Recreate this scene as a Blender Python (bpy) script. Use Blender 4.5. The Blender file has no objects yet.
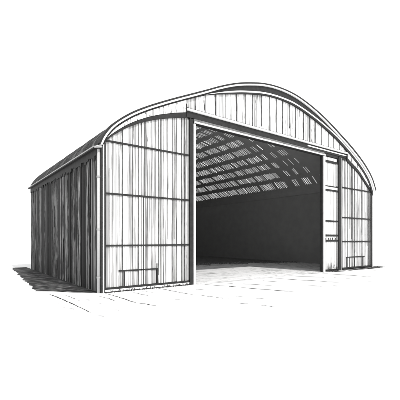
import bpy, bmesh, math, random
from mathutils import Vector
R = random.Random(7)
S = bpy.context.scene
COL = S.collection

# ------------------------------------------------------------------ materials
def new_mat(name):
    m = bpy.data.materials.new(name); m.use_nodes = True
    nt = m.node_tree
    b = nt.nodes['Principled BSDF']
    b.inputs['Roughness'].default_value = 0.85
    b.inputs['Specular IOR Level'].default_value = 0.15
    return m, nt, b

def g(v): return (v, v, v, 1)

def flat(name, v, rough=0.8, vary=0.15, scale=6):
    m, nt, b = new_mat(name)
    tc = nt.nodes.new('ShaderNodeTexCoord')
    n = nt.nodes.new('ShaderNodeTexNoise'); n.inputs['Scale'].default_value = scale; n.inputs['Detail'].default_value = 5
    nt.links.new(tc.outputs['Object'], n.inputs['Vector'])
    r = nt.nodes.new('ShaderNodeValToRGB')
    r.color_ramp.elements[0].position = .35; r.color_ramp.elements[0].color = g(v*(1-vary))
    r.color_ramp.elements[1].position = .65; r.color_ramp.elements[1].color = g(min(.85, v*(1+vary)))
    nt.links.new(n.outputs['Fac'], r.inputs['Fac']); nt.links.new(r.outputs['Color'], b.inputs['Base Color'])
    b.inputs['Roughness'].default_value = rough
    return m

def streaky(name, layers, base, tone_gain=.25, rough=.85):
    """layers: (scale xyz, threshold, softness, value, distortion); streak marks laid over the base paint,
    each board shifting the threshold by its own 'tone' attribute"""
    m, nt, b = new_mat(name)
    N, Lk = nt.nodes, nt.links
    tc = N.new('ShaderNodeTexCoord')
    at = N.new('ShaderNodeAttribute'); at.attribute_name = 'tone'
    cur = None
    for i, (sc, thr, soft, val, dist) in enumerate(layers):
        mp = N.new('ShaderNodeMapping'); mp.inputs['Scale'].default_value = sc
        mp.inputs['Location'].default_value = (i*13.7, i*5.1, i*3.3)
        Lk.new(tc.outputs['Object'], mp.inputs['Vector'])
        n = N.new('ShaderNodeTexNoise'); n.inputs['Scale'].default_value = 1
        n.inputs['Detail'].default_value = 3; n.inputs['Roughness'].default_value = .55
        n.inputs['Distortion'].default_value = dist
        Lk.new(mp.outputs['Vector'], n.inputs['Vector'])
        mu = N.new('ShaderNodeMath'); mu.operation = 'MULTIPLY_ADD'
        mu.inputs[1].default_value = tone_gain; 
        Lk.new(at.outputs['Fac'], mu.inputs[0]); Lk.new(n.outputs['Fac'], mu.inputs[2])
        mr = N.new('ShaderNodeMapRange'); mr.clamp = True
        mr.inputs['From Min'].default_value = thr + tone_gain*.5; mr.inputs['From Max'].default_value = thr + tone_gain*.5 + soft
        Lk.new(mu.outputs[0], mr.inputs['Value'])
        mx = N.new('ShaderNodeMix'); mx.data_type = 'RGBA'
        Lk.new(mr.outputs['Result'], mx.inputs['Factor'])
        if cur is None: mx.inputs['A'].default_value = g(base)
        else: Lk.new(cur, mx.inputs['A'])
        mx.inputs['B'].default_value = g(val)
        cur = mx.outputs['Result']
    Lk.new(cur, b.inputs['Base Color'])
    b.inputs['Roughness'].default_value = rough
    return m

INK = flat('black_steel_and_shade', .030, .7)  # black trim, also the colour of the painted shade strips
PALE = flat('pale_grey_paint', .48, .6, .04, 14)
MIDG = flat('grey_track_paint', .16, .7, .3, 5)
SEAM = flat('tarred_seam', .07, .8, .5, 5)
INKD = flat('black_recess_felt', .025, .95)
WHITE = flat('white_painted_metal', .80, .6, .04)
GREY = flat('grey_galvanised_steel', .34, .6, .07, 9)
BOARD = streaky('white_weathered_boards', [
    ((8, 8, .14), .53, .05, .36, .08),
    ((26, 26, .25), .565, .04, .30, .1),
    ((48, 48, .45), .58, .03, .16, .1),
    ((30, 30, 1.0), .70, .03, .07, .1)], .76, .14)
GABLEM = streaky('white_gable_boards', [
    ((8, 8, .2), .57, .05, .36, .08),
    ((34, 34, .5), .60, .03, .20, .1),
    ((15, 15, 1.4), .66, .03, .07, .1)], .80, .12)
FASC = streaky('white_streaked_bargeboard', [
    ((9, 9, 2.2), .555, .06, .35, .4),
    ((24, 24, 3.5), .61, .04, .08, .4)], .80, .0)
SIDE = streaky('dark_shade_side_boards', [  # the side's shade is put into the dark board colour
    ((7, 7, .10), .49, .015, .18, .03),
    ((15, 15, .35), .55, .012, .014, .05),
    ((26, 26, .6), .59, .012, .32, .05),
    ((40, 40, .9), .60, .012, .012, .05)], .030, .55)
ROOFM = streaky('dark_felted_roof', [
    ((.9, 2.2, .9), .55, .03, .10, .3),
    ((3, 18, 3), .55, .02, .016, .1),
    ((4, 26, 4), .63, .02, .22, .1)], .026, .0)
INSIDE = flat('grey_interior_lining', .27, .95, .05, 2)
ROOFIN = flat('grey_roof_lining', .33, .95, .05, 2)
REARM = flat('brightened_rear_lining', .45, .95, .05, 2)  # lining greys differ to offset uneven light; the dim rear gets the palest
FLOOR_SHADE = flat('painted_floor_shade', .16, .95, .2, 3)  # shade of the rear floor put into a dark tone
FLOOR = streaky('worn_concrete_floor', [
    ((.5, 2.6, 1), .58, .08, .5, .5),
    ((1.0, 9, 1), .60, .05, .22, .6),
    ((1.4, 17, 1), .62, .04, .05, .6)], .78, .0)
SHADOW_STRIP = streaky('painted_shadow_hatch', [  # hatched tone of the cast shadow left of the wall
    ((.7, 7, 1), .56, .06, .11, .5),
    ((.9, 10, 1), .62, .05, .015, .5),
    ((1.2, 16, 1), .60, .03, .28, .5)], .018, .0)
WEED = flat('dry_dark_weeds', .05, .9, .4, 12)
GROUND = flat('pale_concrete_ground', .80, .9, .03, .8)
CRACK_SHADE = flat('tar_crack_and_shade_line', .04, .9, .3, 9)

def glazing():
    m, nt, b = new_mat('translucent_rooflight')
    nt.nodes.remove(b)
    out = nt.nodes['Material Output']
    at = nt.nodes.new('ShaderNodeAttribute'); at.attribute_name = 'tone'
    d = nt.nodes.new('ShaderNodeBsdfDiffuse'); t = nt.nodes.new('ShaderNodeBsdfTranslucent')
    cb = nt.nodes.new('ShaderNodeCombineColor')
    for k in range(3): nt.links.new(at.outputs['Fac'], cb.inputs[k])
    nt.links.new(cb.outputs[0], t.inputs['Color'])
    d.inputs['Color'].default_value = g(.12)
    mx = nt.nodes.new('ShaderNodeMixShader'); mx.inputs[0].default_value = .8
    nt.links.new(d.outputs[0], mx.inputs[1]); nt.links.new(t.outputs[0], mx.inputs[2])
    nt.links.new(mx.outputs[0], out.inputs['Surface'])
    return m
GLAZE = glazing()

# ------------------------------------------------------------------ mesh builder
class MB:
    def __init__(s): s.v = []; s.f = []; s.t = []; s.mi = []
    def face(s, pts, tone=.5, mi=0):
        k = len(s.v); s.v += [tuple(p) for p in pts]; s.f.append(tuple(range(k, k+len(pts)))); s.t.append(tone); s.mi.append(mi)
    def hexa(s, a, b, tone=.5, mi=0):
        """a: four bottom/near corners, b: matching four corners"""
        k = len(s.v); s.v += [tuple(p) for p in a] + [tuple(p) for p in b]
        for q in ((3,2,1,0),(4,5,6,7),(0,1,5,4),(1,2,6,5),(2,3,7,6),(3,0,4,7)):
            s.f.append(tuple(k+i for i in q)); s.t.append(tone); s.mi.append(mi)
    def box(s, x0, x1, y0, y1, z0, z1, tone=.5, mi=0):
        s.hexa([(x0,y0,z0),(x1,y0,z0),(x1,y1,z0),(x0,y1,z0)], [(x0,y0,z1),(x1,y0,z1),(x1,y1,z1),(x0,y1,z1)], tone, mi)
    def tube(s, pts, r, n=12):
        pts = [Vector(p) for p in pts]; rings = []
        for i, p in enumerate(pts):
            d = (pts[min(i+1, len(pts)-1)] - pts[max(i-1, 0)]).normalized()
            a = d.cross(Vector((0, 1, 0)) if abs(d.y) < .9 else Vector((1, 0, 0))).normalized(); b = d.cross(a)
            k = len(s.v); rings.append(k)
            s.v += [tuple(p + a*r*math.cos(2*math.pi*j/n) + b*r*math.sin(2*math.pi*j/n)) for j in range(n)]
        for k0, k1 in zip(rings, rings[1:]):
            for j in range(n):
                s.f.append((k0+j, k0+(j+1) % n, k1+(j+1) % n, k1+j)); s.t.append(.5); s.mi.append(0)
        for k, rev in ((rings[0], 0), (rings[-1], 1)):
            f = tuple(k+j for j in range(n)); s.f.append(f[::-1] if not rev else f); s.t.append(.5); s.mi.append(0)
    def build(s, name, mat, parent=None, bevel=0, smooth=False, label=None):
        me = bpy.data.meshes.new(name); me.from_pydata(s.v, [], s.f)
        for m in (mat if isinstance(mat, (list, tuple)) else [mat]): me.materials.append(m)
        me.polygons.foreach_set('material_index', s.mi)
        a = me.attributes.new('tone', 'FLOAT', 'FACE'); a.data.foreach_set('value', s.t)
        if smooth: me.polygons.foreach_set('use_smooth', [True]*len(s.f))
        me.update()
        o = bpy.data.objects.new(name, me); COL.objects.link(o)
        if parent: o.parent = parent
        if bevel:
            b = o.modifiers.new('bevel', 'BEVEL'); b.width = bevel; b.segments = 2; b.limit_method = 'ANGLE'
        if label: o['label'] = label
        return o

def interp(pts, x):
    if x <= pts[0][0]: return pts[0][1]
    for (x0, z0), (x1, z1) in zip(pts, pts[1:]):
        if x <= x1: return z0 + (z1-z0)*(x-x0)/(x1-x0)
    return pts[-1][1]

def spline(pts, n=8):
    P = [Vector((*p, 0)) for p in pts]; out = []
    for i in range(len(P)-1):
        p0 = P[max(i-1, 0)]; p1 = P[i]; p2 = P[i+1]; p3 = P[min(i+2, len(P)-1)]
        for k in range(n):
            t = k/n
            q = .5*((2*p1) + (p2-p0)*t + (2*p0-5*p1+4*p2-p3)*t*t + (3*p1-p0-3*p2+p3)*t**3)
            out.append((q.x, q.y))
    out.append((P[-1].x, P[-1].y))
    return out

# ------------------------------------------------------------------ dimensions (metres; x along the front, y into the building)
W, D, D2 = 18.3, 11.64, 24.0
OUT = spline([(-.13,5.02),(-.03,5.25),(.16,5.54),(.45,5.85),(1.0,6.27),(1.59,6.62),(2.21,6.94),(2.87,7.26),(3.58,7.59),(4.33,7.94),
              (5.13,8.32),(5.99,8.67),(6.91,8.95),(7.9,9.17),(8.97,9.26),(10.13,9.21),(11.39,8.96),(12.76,8.54),(14.26,7.93),
              (15.67,7.30),(16.95,6.58),(17.87,5.84),(18.40,5.06)])
def normals(c):
    o = []
    for i in range(len(c)):
        a = c[max(i-1, 0)]; b = c[min(i+1, len(c)-1)]
        dx, dz = b[0]-a[0], b[1]-a[1]; l = math.hypot(dx, dz); o.append((dz/l, -dx/l))   # points inward / down
    return o
NRM = normals(OUT)
def off(i, d): return (OUT[i][0] + NRM[i][0]*d, OUT[i][1] + NRM[i][1]*d)
def inner_gap(x):        # how far the inner bead lies below the roof edge: widest round the crown
    t = max(0.0, 1-((x-9.2)/4.9)**2)
    return .165 + .26*t + .11*max(0.0, min(1.0, (x-10)/6))
def arch_strip(name, d0, d1, y0, y1, mat, parent, lo=None, hi=None, **kw):
    """a moulding that follows the roof edge between the inward offsets d0 and d1 (functions of x)"""
    mb = MB(); idx = [i for i in range(len(OUT)) if (lo is None or OUT[i][0] >= lo) and (hi is None or OUT[i][0] <= hi)]
    pr = []
    for i in idx:
        x = OUT[i][0]
        a = off(i, d0(x) if callable(d0) else d0); b = off(i, d1(x) if callable(d1) else d1)
        pr.append((a, b))
    k0 = len(mb.v)
    for a, b in pr: mb.v += [(a[0], y0, a[1]), (b[0], y0, b[1]), (b[0], y1, b[1]), (a[0], y1, a[1])]
    n = len(pr)
    for i in range(n-1):
        for j in range(4):
            p, q = 4*i+j, 4*i+(j+1) % 4
            mb.f.append((p, q, q+4, p+4)); mb.t.append(.5); mb.mi.append(0)
    mb.f.append((0, 3, 2, 1)); mb.f.append((4*n-4, 4*n-3, 4*n-2, 4*n-1)); mb.t += [.5, .5]; mb.mi += [0, 0]
    return mb.build(name, mat, parent, **kw)

def zin(x, d):           # height of the arch lowered by the inward offset d, at x
    pts = [off(i, d) for i in range(len(OUT))]
    return interp(sorted(pts), x)
LOWL = spline([(-.02,4.98),(.02,5.06),(.45,5.46),(1.0,5.86),(1.59,6.18),(2.21,6.44),(2.87,6.65),(3.44,6.80)], 4)
LOWR = spline([(14.9,6.72),(15.34,6.50),(16.4,6.02),(17.3,5.40),(17.9,4.98),(18.2,4.7)], 4)

# ------------------------------------------------------------------ the hangar
H = bpy.data.objects.new('hangar', None); COL.objects.link(H); H.empty_display_size = 2
H['label'] = 'barrel roofed black and white hangar with its wide front doorway standing open'
H['category'] = 'hangar'

def boards(mb, x0, x1, ztop, zbot, y, wmin, wmax, gap, depth=.04, jit=.012, seam=.022, broken=.3):
    x = x0
    while x < x1 - .02:
        w = R.uniform(wmin, wmax); xe = min(x+w, x1)
        if x1 - xe < wmin*.5: xe = x1
        a, b = x+gap*R.uniform(.3, .7), xe-gap*R.uniform(.3, .7)
        yy = y - R.uniform(0, jit); t = R.random()
        zb0 = zbot + R.uniform(-.01, .01)
        za, zb = ztop(a), ztop(b)
        mb.hexa([(a,yy,zb0),(b,yy,zb0),(b,yy+depth,zb0),(a,yy+depth,zb0)], [(a,yy,za),(b,yy,zb),(b,yy+depth,zb),(a,yy+depth,za)], t)
        if seam and xe < x1 - .02:      # a narrow tarred cover strip over the joint, here and there broken off short
            hw = seam*R.uniform(.35, .62); zt = ztop(xe); zs = zbot
            if R.random() < broken: zs = zbot + (zt-zbot)*R.uniform(.05, .45)
            if R.random() < broken*.4: zt = zt - (zt-zs)*R.uniform(.05, .4)
            mb.box(xe-hw, xe+hw, y-jit-.008, y+depth, zs, zt, .5, 1)
        x = xe

def backing(mb, x0, x1, ztop, zbot, y0, y1, step=.3):
    n = max(1, int((x1-x0)/step))
    for i in range(n):
        a = x0+(x1-x0)*i/n; b = x0+(x1-x0)*(i+1)/n
        mb.hexa([(a,y0,zbot),(b,y0,zbot),(b,y1,zbot),(a,y1,zbot)], [(a,y0,ztop(a)),(b,y0,ztop(b)),(b,y1,ztop(b)),(a,y1,ztop(a))])

def rail(parent, x0, x1, z, h=.06, y0=-.055, y1=.0):
    mb = MB(); mb.box(x0, x1, y0, y1, z-h/2, z+h/2); return mb.build('rail', INK, parent)

# --- front leaf beside the left corner
topL = lambda x: interp(LOWL, x) - .02
topLB = lambda x: min(interp(LOWL, x) - .02, 6.62)
m = MB(); boards(m, .15, 3.57, topL, .17, -.005, .09, .22, .010, seam=.019)
leafL = m.build('door_leaf', [BOARD, SEAM], H, label='tall corner door leaf of streaked white boards, the wider one')
m = MB(); backing(m, .10, 3.60, topLB, .0, .05, .12); m.build('backing_sheet', INKD, leafL)
for z in (5.17, 3.38, 1.60): rail(leafL, .15, 3.57, z)
m = MB(); m.box(1.47, 1.488, -.05, -.0, .1, 3.35); m.box(1.565, 1.585, -.05, 0, .1, 3.35); m.build('meeting_stile', INK, leafL)
m = MB(); m.box(1.40, 1.64, -.032, -.0, .18, 3.34); m.build('stile_board', WHITE, leafL)
m = MB(); m.box(3.49, 3.57, -.03, .0, .18, 6.6); m.build('leaf_stile', GREY, leafL)
m = MB(); m.box(.15, 3.57, -.07, .04, .10, .17); m.build('sill_rail', INK, leafL)
m = MB(); m.box(.12, 3.57, -.09, .04, .035, .10); m.build('sill_plate', WHITE, leafL)
m = MB(); m.box(.12, 3.57, -.075, .03, .0, .035); m.build('bottom_seal', INK, leafL)
m = MB(); m.box(.62, 2.17, -.05, -.01, .69, .74); m.box(.80, .85, -.05, -.01, .12, .69); m.box(2.115, 2.165, -.05, -.01, .12, .69)
m.box(2.13, 2.15, -.045, -.01, .74, .92); m.build('hatch_frame', INK, leafL)

# --- front leaf beside the right corner
topR = lambda x: interp(LOWR, x) - .02
m = MB(); boards(m, 14.62, 17.98, topR, .14, -.005, .12, .27, .016, seam=.036)
leafR = m.build('door_leaf', [BOARD, SEAM], H, label='corner door leaf of streaked white boards at the far end of the doorway')
m = MB(); backing(m, 14.55, 18.02, topR, .0, .05, .12); m.build('backing_sheet', INKD, leafR)
for z in (4.90, 3.12, 1.69): rail(leafR, 14.62, 17.98, z, .075)
m = MB(); m.box(14.62, 17.98, -.07, .04, .06, .14); m.build('sill_rail', INK, leafR)
m = MB(); m.box(15.05, 17.2, -.05, -.01, .71, .77)
for x in (15.1, 15.45, 16.0, 16.95, 17.12): m.box(x, x+.03, -.04, -.01, .1, .70)
m.build('hatch_frame', INK, leafR)

# --- narrow leaf between the doorway and the right post
m = MB(); boards(m, 12.84, 14.12, lambda x: 6.50, .10, -.005, .18, .4, .012, jit=.01, seam=.0)
leafN = m.build('narrow_door_leaf', BOARD, H)
m = MB(); m.box(12.8, 14.2, .05, .12, 0, 6.6); m.build('backing_sheet', INKD, leafN)
for z, h in ((6.24, .13), (4.84, .06), (4.62, .10), (2.86, .09), (2.04, .11), (1.74, .11), (.06, .1)): rail(leafN, 12.80, 14.14, z, h)
m = MB(); m.box(12.84, 14.12, -.045, -.02, 4.66, 4.81); m.build('cross_rail', WHITE, leafN)
for x in (12.95, 13.2, 13.38, 13.62, 13.9):
    m = MB(); m.box(x, x+.04, -.05, -.02, 1.80, 1.80+R.uniform(.08, .18)); m.build('bolt', INK, leafN)
m = MB(); m.box(13.98, 14.13, -.05, 0, 4.9, 6.2); m.box(14.04, 14.13, -.05, 0, .1, 4.55); m.build('leaf_stile', GREY, leafN)

# --- posts
m = MB(); m.box(3.60, 3.765, -.10, .14, 0, 6.64); m.build('door_post', INK, H, .01)
m = MB(); m.box(3.767, 3.86, -.13, -.02, 0, 6.46); m.build('door_jamb', WHITE, H, .01)
m = MB(); m.box(3.767, 3.92, -.018, .10, 0, 6.46); m.build('jamb_seal', INK, H)
m = MB(); m.box(12.64, 12.79, -.13, -.06, 0, 6.46); m.build('door_jamb', WHITE, H, .01)
m = MB(); m.box(12.60, 12.79, -.058, .10, 0, 6.46); m.build('jamb_seal', INK, H)
m = MB(); m.box(14.14, 14.42, -.12, .14, 0, 6.64); m.build('door_post', INK, H, .01)
m = MB(); m.box(14.425, 14.52, -.08, .10, 0, 6.62); m.build('post_cover', GREY, H)
m = MB(); m.box(14.525, 14.61, -.06, .10, 0, 6.60); m.build('post_seal', INK, H)
m = MB(); m.box(18.0, 18.07, -.07, .12, 0, 4.95); m.build('corner_seal', INK, H)
m = MB(); m.box(18.075, 18.26, -.06, .16, 0, 5.0); m.build('corner_post', GREY, H, .01)
m = MB(); m.box(18.262, 18.31, -.03, .16, 0, 4.9); m.build('corner_trim', INK, H)
m = MB(); m.box(-.02, .035, -.06, .12, 0, 5.02); m.build('corner_seal', INK, H)
m = MB(); m.box(.036, .085, -.075, .12, 0, 5.04); m.build('corner_post', WHITE, H, .005)
m = MB(); m.box(.086, .15, -.05, .12, 0, 5.1); m.build('corner_trim', INK, H)
m = MB(); m.tube([(-.065, .05, .0), (-.065, .05, 4.86)], .055, 16); dp = m.build('drainpipe', PALE, H, smooth=True)
for z in (.5, 2.12, 3.9):
    m = MB(); m.tube([(-.065, .05, z), (-.065, .05, z+.06)], .066, 16); m.box(-.08, .0, .03, .07, z+.01, z+.06); m.build('pipe_clip', GREY, dp)
m = MB(); m.box(-.19, .0, -.13, .12, 4.90, 4.955); m.build('rainwater_head', PALE, dp, .012)
m = MB(); m.box(-.06, -.015, .19, .36, 0, 4.7); m.build('corner_board', INK, H)

# --- header over the doorway
m = MB(); m.box(3.44, 14.95, -.10, .14, 6.67, 6.91); hd = m.build('header_beam', INK, H)
m = MB(); m.box(3.44, 14.97, -.17, .02, 6.915, 7.0); m.build('flashing', WHITE, hd, .008)
m = MB(); m.box(11.2, 14.93, -.125, -.102, 6.77, 6.83); m.build('track_rail', WHITE, hd)
m = MB(); m.box(14.955, 15.04, -.15, .1, 6.62, 6.912); m.build('end_cap', INK, hd)
m = MB(); m.box(3.80, 12.80, -.09, .12, 6.57, 6.665); m.build('soffit_strip', MIDG, hd)
m = MB(); m.box(3.80, 12.80, -.14, -.09, 6.49, 6.555); m.build('lower_track', WHITE, hd, .008)
m = MB(); m.box(3.80, 12.80, -.088, .12, 6.47, 6.568); m.build('track_back', INK, hd)
m = MB(); m.box(3.44, 14.97, -.12, .02, 7.002, 7.035); m.build('drip_strip', INK, hd)
m = MB(); m.box(12.81, 14.95, -.07, .12, 6.53, 6.665); m.build('soffit_strip', INK, hd)

# --- gable boards above the header, bargeboards beside it
gtop = lambda x: zin(x, inner_gap(x)+.09*max(.05, min(1, (x-4.2)/1.6)))
m = MB(); boards(m, 3.45, 15.03, gtop, 7.037, -.045, .42, .66, .012, jit=.006, seam=.05, broken=.08)
gb = m.build('gable', [GABLEM, SEAM], H)
m = MB(); backing(m, 3.0, 15.6, lambda x: zin(x, .12), 6.92, .02, .13); m.build('backing_sheet', INKD, gb)
def barge(name, x0, x1, low, n, top):
    m = MB()
    for i in range(n):
        a = x0+(x1-x0)*i/n; b = x0+(x1-x0)*(i+1)/n
        ya, yb = -.095, .02
        ta, tb = top(a)+.03, top(b)+.03
        la, lb = low(a), low(b)
        if ta-la < .02: ta = la+.02
        if tb-lb < .02: tb = lb+.02
        m.hexa([(a,ya,la),(b,ya,lb),(b,yb,lb),(a,yb,la)], [(a,ya,ta),(b,ya,tb),(b,yb,tb),(a,yb,ta)])
    return m.build(name, FASC, H)
barge('bargeboard', .0, 3.40, lambda x: interp(LOWL, x)+.05, 40, lambda x: zin(x, .20))
m = MB(); m.box(3.40, 3.445, -.10, .02, 6.86, zin(3.42, .3)); m.build('board_joint', INK, H)
br = barge('bargeboard', 15.06, 18.0, lambda x: interp(LOWR, x)+.10, 36, gtop)
m = MB(); m.box(15.55, 15.59, -.11, -.094, 6.53, zin(15.57, .28)); m.build('board_joint', INK, br)
m = MB(); m.box(16.2, 16.24, -.11, -.094, 6.25, zin(16.22, .28)); m.build('board_joint', INK, br)
def lip(low, x0, x1, t0, t1, up, n=40):  # dark strip painting the shade under the bargeboard
    m = MB()
    for i in range(n):
        a = x0+(x1-x0)*i/n; b = x0+(x1-x0)*(i+1)/n
        ta = t0+(t1-t0)*i/n; tb = t0+(t1-t0)*(i+1)/n
        m.hexa([(a,-.075,low(a)+up-ta),(b,-.075,low(b)+up-tb),(b,.045,low(b)+up-tb),(a,.045,low(a)+up-ta)],
               [(a,-.075,low(a)+up),(b,-.075,low(b)+up),(b,.045,low(b)+up),(a,.045,low(a)+up)])
    return m.build('arch_shade_strip', INK, H)
lip(lambda x: interp(LOWL, x), .0, 3.44, .07, .21, .047)
lip(lambda x: interp(LOWR, x), 15.06, 18.2, .20, .14, .097)

# --- mouldings that follow the roof edge
rf = lambda x: max(0.0, min(1.0, (x-9)/7))
e1 = lambda x: .06 + .06*rf(x)
e2 = lambda x: e1(x) + .062 + .04*rf(x)
arch_strip('roof_edge', 0, e1, -.20, .10, INK, H)
arch_strip('edge_bead', lambda x: e1(x)+.002, e2, -.19, .02, WHITE, H)
arch_strip('edge_board', lambda x: e2(x)+.002, inner_gap, -.12, .02, INK, H)
bt = lambda x: max(.12, min(1, (x-4.2)/1.6))
arch_strip('inner_bead', lambda x: inner_gap(x)+.001, lambda x: inner_gap(x)+.07*bt(x), -.15, .02, WHITE, H, 4.3)
arch_strip('bead_groove', lambda x: inner_gap(x)+.07*bt(x)+.002, lambda x: inner_gap(x)+.13*bt(x)+.08*rf(x), -.13, .02, INK, H, 4.3)

# --- roof sheet with rows of translucent rooflights on its far slope
arc = [0.0]
for a, b in zip(OUT, OUT[1:]): arc.append(arc[-1] + math.hypot(b[0]-a[0], b[1]-a[1]))
TOTAL = arc[-1]
def at_arc(s):
    for i in range(len(arc)-1):
        if s <= arc[i+1]:
            t = (s-arc[i])/(arc[i+1]-arc[i]); a, b = off(i, .03), off(i+1, .03)
            return (a[0]+(b[0]-a[0])*t, a[1]+(b[1]-a[1])*t)
    return off(len(OUT)-1, .03)
def s_of_x(x): 
    for i in range(len(OUT)-1):
        if OUT[i+1][0] >= x: return arc[i] + (arc[i+1]-arc[i])*(x-OUT[i][0])/(OUT[i+1][0]-OUT[i][0])
rows = []
s = s_of_x(17.75)
while s > s_of_x(8.0):
    rows.append((s-.80, s)); s -= 1.13
brk = {0.0, TOTAL}
s = 0
while s < TOTAL: brk.add(round(s, 3)); s += .25
for a, b in rows:
    for q in list(brk):
        if a-.04 < q < b+.04 and q not in (0.0, TOTAL): brk.discard(q)
for a, b in rows: brk.add(a); brk.add(b)
sx5 = s_of_x(5.1); brk.add(sx5)
brk = sorted(brk)
def yband(row_i):
    """the y intervals of the panes in a row: groups of narrow panes with blind gaps between"""
    out = []; y = 2.9 + R.uniform(0, 1.2)
    while y < 22.5:
        near = y < 6
        n = R.choice([1, 2, 2, 3, 4]) if near else R.choice([3, 5, 6, 7, 8, 9])
        f = 1 if y < 9 else 1.25
        for k in range(n):
            w = R.uniform(.045, .075)*f
            out.append((y, y+w, R.uniform(.18, .38) if R.random() < .88 else .6)); y += w
            if k < n-1:
                w2 = R.uniform(.07, .13)*f
                if R.random() < .7 and not near: out.append((y, y+w2, R.uniform(.06, .12)))
                y += w2
        y += R.uniform(.35, .8) if near else R.uniform(.16, .36)
    return out
roof = MB()
def add_roof(a, b, y0, y1):
    p, q = at_arc(a), at_arc(b)
    roof.face([(p[0],y0,p[1]),(q[0],y0,q[1]),(q[0],y1,q[1]),(p[0],y1,p[1])], .5, 1 if a > 6.6 else 0)
rowset = {round(a, 4): i for i, (a, b) in enumerate(rows)}
lights = []
for a, b in zip(brk, brk[1:]):
    yend = D2 if a >= sx5-1e-6 else 11.8
    i = rowset.get(round(a, 4))
    if i is None:
        add_roof(a, b, -.18, yend); continue
    gl = MB(); y = 2.0; add_roof(a, b, -.18, y)
    def gq(sa, sb, y0, y1, t, mi):
        p, q = at_arc(sa), at_arc(sb)
        gl.face([(p[0],y0,p[1]),(q[0],y0,q[1]),(q[0],y1,q[1]),(p[0],y1,p[1])], t, mi)
    for y0, y1, t in yband(i):
        gq(a, b, y, y0, .5, 1)
        sa = a + R.uniform(.01, .12); sb = b - R.uniform(.01, .14)
        if t < .2: sa, sb = a+.10, b-.12
        gq(a, sa, y0, y1, .5, 1); gq(sa, sb, y0, y1, t, 0); gq(sb, b, y0, y1, .5, 1)
        y = y1
    add_roof(a, b, y, yend)
    lights.append(gl)
ro = roof.build('roof', [ROOFM, ROOFIN], H)
for gl in lights:
    o = gl.build('rooflight', [GLAZE, ROOFIN], ro)
    bm = bmesh.new(); bm.from_mesh(o.data); bmesh.ops.remove_doubles(bm, verts=bm.verts, dist=1e-4); bm.to_mesh(o.data); bm.free()
# standing ribs and joint battens on the near slope
for y in (1.5, 2.6, 4.3, 5.6, 7.4, 8.9, 10.4):
    m = MB()
    ss = [k*.2 for k in range(0, 40)]
    for a, b in zip(ss, ss[1:]):
        p, q = at_arc(a), at_arc(b)
        m.hexa([(p[0],y,p[1]-.01),(p[0],y+.09,p[1]-.01),(q[0],y+.09,q[1]-.01),(q[0],y,q[1]-.01)],
               [(p[0]-.005,y,p[1]+.012),(p[0]-.005,y+.09,p[1]+.012),(q[0]-.005,y+.09,q[1]+.012),(q[0]-.005,y,q[1]+.012)])
    m.build('lap_joint', INK, ro)
# --- side wall: dark boards carrying its shade, painted soffit shade, gutter
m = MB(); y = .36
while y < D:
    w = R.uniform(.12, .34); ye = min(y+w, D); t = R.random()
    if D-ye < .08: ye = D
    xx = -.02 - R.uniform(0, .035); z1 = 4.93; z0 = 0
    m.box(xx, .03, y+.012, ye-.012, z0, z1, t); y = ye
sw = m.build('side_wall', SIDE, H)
m = MB(); m.box(.031, .10, .2, D, 0, 4.97); m.build('backing_sheet', INKD, sw)
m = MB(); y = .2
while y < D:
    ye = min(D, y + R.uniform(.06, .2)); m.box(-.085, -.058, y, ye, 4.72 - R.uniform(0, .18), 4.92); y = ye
m.build('soffit_shade_teeth', INK, sw)  # dark teeth painting the soffit's shade onto the wall top
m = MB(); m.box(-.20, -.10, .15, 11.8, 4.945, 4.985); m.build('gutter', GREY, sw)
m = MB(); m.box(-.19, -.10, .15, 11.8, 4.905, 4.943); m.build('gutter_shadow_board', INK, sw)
# --- lining, rear and far walls
m = MB(); backing(m, .1, 5.1, lambda x: zin(x, .05), 0, D-.1, D)
m.box(5.0, 5.1, D, D2, 0, zin(5.05, .06)); rw = m.build('rear_wall', INSIDE, H)
m = MB(); backing(m, 5.1, 18.3, lambda x: zin(x, .05), 0, D2-.1, D2); m.build('rear_bay_wall', REARM, H)
m = MB(); m.box(18.15, 18.26, .17, D2-.1, 0, zin(18.2, .05)); m.build('side_wall', INSIDE, H, label='far side wall lined grey, seen through the doorway')
m = MB(); m.box(-.098, .30, .37, 11.75, 4.975, 5.0); m.build('wall_plate', INKD, sw)
m = MB(); m.box(.105, .16, .13, D-.1, 0, 4.97); m.build('wall_lining', INSIDE, sw)

# ------------------------------------------------------------------ setting
def structure(o): o['kind'] = 'structure'; return o
m = MB(); m.face([(-1500,-1500,0),(1500,-1500,0),(1500,1500,0),(-1500,1500,0)])
def ribbon(pts, w0, breaks=0):
    """a thin irregular dark line for tar-filled cracks and drawn ground shadow, a hair above the concrete"""
    sp = spline(pts, 6); prev = None; gapn = 0
    for i, (x, y) in enumerate(sp):
        a = sp[max(i-1, 0)]; b = sp[min(i+1, len(sp)-1)]
        dx, dy = b[0]-a[0], b[1]-a[1]; l = math.hypot(dx, dy) or 1
        f = min(1, i/4+.25, (len(sp)-1-i)/4+.25); w = w0*(1.15 + max(0, min(1.6, (pts[0][0]-1)*.25)))*f*R.uniform(.5, 1.2)
        ox, oy = R.uniform(-.012, .012), 0
        cur = ((x-dy/l*w+ox, y+dx/l*w+oy, .004), (x+dy/l*w+ox, y-dx/l*w+oy, .004))
        if gapn > 0: gapn -= 1
        elif breaks and R.random() < breaks*.55: gapn = 1
        elif prev: m.face([prev[0], prev[1], cur[1], cur[0]], .5, 1)
        prev = cur
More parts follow.
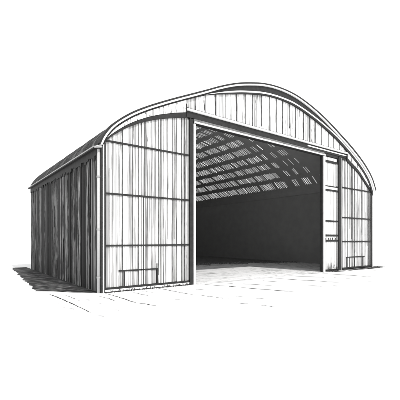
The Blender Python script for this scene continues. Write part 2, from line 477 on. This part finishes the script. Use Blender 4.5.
CR = [([(-1.46,.84),(-1.4,-.05),(-1.37,-.83),(-1.34,-1.7),(-1.33,-2.83)], .020, .1),
 ([(-1.09,.31),(-1.05,-.43),(-1.03,-1.08)], .014, .25), ([(.08,-.16),(.13,-.71),(.15,-1.53),(.15,-2.15),(.25,-2.52),(.41,-3.09)], .020, .05),
 ([(.91,-.48),(.97,-.96),(1.03,-1.6)], .014, .1), ([(2.1,.0),(2.16,-.57),(2.21,-1.48),(2.32,-2.21)], .018, .05),
 ([(2.42,-2.34),(2.57,-2.93),(2.74,-3.45)], .017, .15), ([(3.92,-.06),(4.24,-.56),(4.51,-1.23)], .018, .05),
 ([(4.69,-1.81),(5.07,-2.73),(5.46,-3.75)], .020, .05), ([(2.46,-4.06),(2.65,-4.39)], .016, .3), ([(2.77,-4.66),(2.88,-5.1)], .016, .3),
 ([(8.05,-.61),(8.49,-1.67),(9.11,-3.23)], .024, .03), ([(11.85,-.53),(12.12,-1.69),(12.3,-2.97)], .026, .1),
 ([(14.79,-.12),(16.92,-.21),(19.9,-.11)], .05, .1), ([(14.9,-.3),(16.9,-.55),(18.7,-.5)], .04, .3), ([(1.11,-2.46),(1.39,-2.52),(1.56,-2.8)], .014, .3),  # first stroke draws the right wall's shadow on the ground
 ([(4.0,-.15),(6.5,.1),(9.2,-.1),(12.4,-.35)], .022, .03), ([(12.8,-.4),(14.5,-.5),(16.2,-.4)], .03, .15), ([(4.6,-1.3),(4.72,-1.6)], .016, .2)]
CR += [([(1.3,-.4),(1.5,-1.0)], .014, .3), ([(5.0,-.35),(5.6,-1.3),(6.1,-2.2)], .018, .25), ([(6.6,-.3),(7.2,-1.5)], .02, .35),
 ([(9.6,-.5),(10.4,-1.9),(10.9,-2.7)], .024, .3), ([(13.6,-.6),(14.3,-1.5)], .03, .3), ([(15.5,-.9),(16.4,-1.6)], .03, .3),
 ([(16.2,-.12),(17.4,-.4),(18.6,-.35)], .05, .2), ([(12.9,-.3),(14.6,-.28)], .04, .2), ([(18.3,.1),(19.0,.1),(19.6,.25)], .05, .1),
 ([(-.3,-.5),(-.2,-1.2),(-.22,-1.7)], .014, .4), ([(3.0,-1.0),(3.3,-1.7)], .016, .4), ([(3.2,-3.2),(3.6,-4.1)], .017, .4), ([(7.2,-3.0),(7.7,-3.9)], .02, .4)]
for c in CR: ribbon(*c)
for x, y in [(-1.66,-1.01),(-1.67,-1.88),(-1.56,-2.12),(-.79,-1.05),(-.71,-1.9),(-1.25,-3.37),(-.67,-2.94),(7.95,-3.71),(10.29,-3.89),(9.12,-3.44),(4.58,-1.4),(4.62,-1.55)]:
    ribbon([(x-.05,y+.05),(x,y),(x+.03,y-.08)], .018)
structure(m.build('ground', [GROUND, CRACK_SHADE]))

# floor of the hangar: worn pale concrete, giving way to a painted dark shade further in
edge = []
n = 150
for i in range(n+1):
    x = .17 + (18.14-.17)*i/n
    yb = interp([(0,9.0),(9.96,8.3),(14.6,7.4),(18.2,5.6)], x)
    edge.append((x, yb + R.uniform(-.35, .35) + .3*math.sin(x*2.3)))
m = MB()
for (xa, ya), (xb, yb) in zip(edge, edge[1:]): m.face([(xa,.0,.006),(xb,.0,.006),(xb,yb,.006),(xa,ya,.006)])
m.face([(3.98,-.25,.006),(12.52,-.25,.006),(12.52,0,.006),(3.98,0,.006)])
structure(m.build('concrete_floor', FLOOR))
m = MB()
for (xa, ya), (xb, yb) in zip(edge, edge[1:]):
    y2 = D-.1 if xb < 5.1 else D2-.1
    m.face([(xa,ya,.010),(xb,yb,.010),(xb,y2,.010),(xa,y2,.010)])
structure(m.build('floor_shade_patch', FLOOR_SHADE))  # dark patch painting the shade at the back of the floor
# ragged crumbs along the edge of the painted floor shade
m = MB()
for (xa, ya) in edge:
    for k in range(3):
        x = min(18.0, xa + R.uniform(-.08, .08)); y = ya + R.uniform(-.25, .6); r = R.uniform(.03, .11); h = r*R.uniform(.5, 1.0)
        ring = [(x+r*R.uniform(.7, 1.3)*math.cos(t), y+r*R.uniform(.6, 1.1)*math.sin(t), .008) for t in [j*math.pi/3 for j in range(6)]]
        tp = [(x+(p[0]-x)*.5, y+(p[1]-y)*.5, .008+h*R.uniform(.7, 1.1)) for p in ring]
        for j in range(6): m.face([ring[j], ring[(j+1) % 6], tp[(j+1) % 6], tp[j]])
        m.face(tp)
o = m.build('rubble', FLOOR_SHADE); o['label'] = 'low dark crumbs along the ragged edge of the painted floor shade'; o['category'] = 'rubble'; o['kind'] = 'stuff'

# the side wall's cast shadow, painted as a dark streaked ground strip
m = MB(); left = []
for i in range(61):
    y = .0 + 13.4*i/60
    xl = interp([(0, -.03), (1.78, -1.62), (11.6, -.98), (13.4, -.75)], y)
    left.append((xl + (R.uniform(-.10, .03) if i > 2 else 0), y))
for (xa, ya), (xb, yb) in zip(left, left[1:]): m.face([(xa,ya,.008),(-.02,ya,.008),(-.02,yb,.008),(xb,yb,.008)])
structure(m.build('side_shadow_strip', SHADOW_STRIP))

# weeds and grass
def blade(m, x, y, h, lean, w):
    a = R.uniform(0, 2*math.pi); px, py = math.cos(a)*w, math.sin(a)*w*.5
    lx, ly = lean*R.uniform(-1, 1), lean*R.uniform(-.8, .1)
    pts = [(0, 0, 0), (lx*.25, ly*.25, h*.5), (lx*.65, ly*.65, h*.85), (lx, ly, h)]
    ws = [1, .9, .55, .1]
    for i in range(3):
        p, q = pts[i], pts[i+1]
        m.face([(x+p[0]-px*ws[i],y+p[1]-py*ws[i],p[2]),(x+p[0]+px*ws[i],y+p[1]+py*ws[i],p[2]),(x+q[0]+px*ws[i+1],y+q[1]+py*ws[i+1],q[2]),(x+q[0]-px*ws[i+1],y+q[1]-py*ws[i+1],q[2])])
def weed(x, y, n, h, spread, label):
    m = MB()
    for k in range(n):
        blade(m, R.gauss(0, spread), R.uniform(-.08, .04), h*R.uniform(.35, 1), h*.5, R.uniform(.012, .022))
    o = m.build('weed', WEED); o.location = (x, y, .004); o['label'] = label; o['category'] = 'weed'; o['group'] = 'weeds in front of the narrow door leaf'
weed(13.1, -.22, 26, .62, .10, 'taller dark weed nearer the open doorway')
weed(13.75, -.22, 22, .42, .09, 'lower dark weed beside the black door post')
def grass(x0, x1, n, h, label):
    m = MB()
    for k in range(n): blade(m, R.uniform(x0, x1), -.14 + R.uniform(-.05, .02), h*R.uniform(.3, 1)**1.5, .08, R.uniform(.010, .018))
    o = m.build('grass', WEED); o.location.z = .004; o['label'] = label; o['category'] = 'grass'; o['kind'] = 'stuff'
grass(.2, 3.5, 150, .15, 'sparse dry grass along the foot of the wide corner door leaf')

# ------------------------------------------------------------------ light, sky, camera
sd = Vector((.09, -.80, 1)).normalized()
L = bpy.data.lights.new('sun', 'SUN'); L.energy = 2.6; L.angle = math.radians(.5); L.color = (1, .985, .965)
so = bpy.data.objects.new('sun', L); COL.objects.link(so); so.rotation_euler = (-sd).to_track_quat('-Z', 'Y').to_euler()
w = bpy.data.worlds.new('World'); S.world = w; w.use_nodes = True
nt = w.node_tree; bg = nt.nodes['Background']
sky = nt.nodes.new('ShaderNodeTexSky'); sky.sky_type = 'NISHITA'; sky.sun_disc = False
sky.sun_elevation = math.asin(sd.z); sky.sun_rotation = math.atan2(sd.x, sd.y)
sky.dust_density = 1; sky.air_density = 1.0; sky.ozone_density = .5
hs = nt.nodes.new('ShaderNodeHueSaturation'); hs.inputs['Saturation'].default_value = .04
nt.links.new(sky.outputs[0], hs.inputs['Color']); nt.links.new(hs.outputs[0], bg.inputs['Color'])
bg.inputs['Strength'].default_value = .08
hz = nt.nodes.new('ShaderNodeBackground'); hz.inputs['Color'].default_value = (1, 1, 1, 1); hz.inputs['Strength'].default_value = 1.0   # bright even overcast behind the clear sky
ad = nt.nodes.new('ShaderNodeAddShader'); nt.links.new(bg.outputs[0], ad.inputs[0]); nt.links.new(hz.outputs[0], ad.inputs[1])
nt.links.new(ad.outputs[0], nt.nodes['World Output'].inputs['Surface'])

cam = bpy.data.cameras.new('camera'); co = bpy.data.objects.new('camera', cam); COL.objects.link(co)
co.location = (-4.18, -11.24, 1.81); co.rotation_euler = (math.pi/2, 0, -math.atan2(.596, .803))
cam.sensor_width = 36; cam.lens = 36*341/400; cam.shift_y = 39.5/400; cam.clip_end = 5000; cam.clip_start = .1
S.camera = co
S.render.resolution_x = S.render.resolution_y = 1024
vs = S.view_settings; vs.view_transform = 'Standard'; vs.look = 'None'; vs.gamma = 1; vs.exposure = 0; vs.use_curve_mapping = False
S.cycles.max_bounces = 8
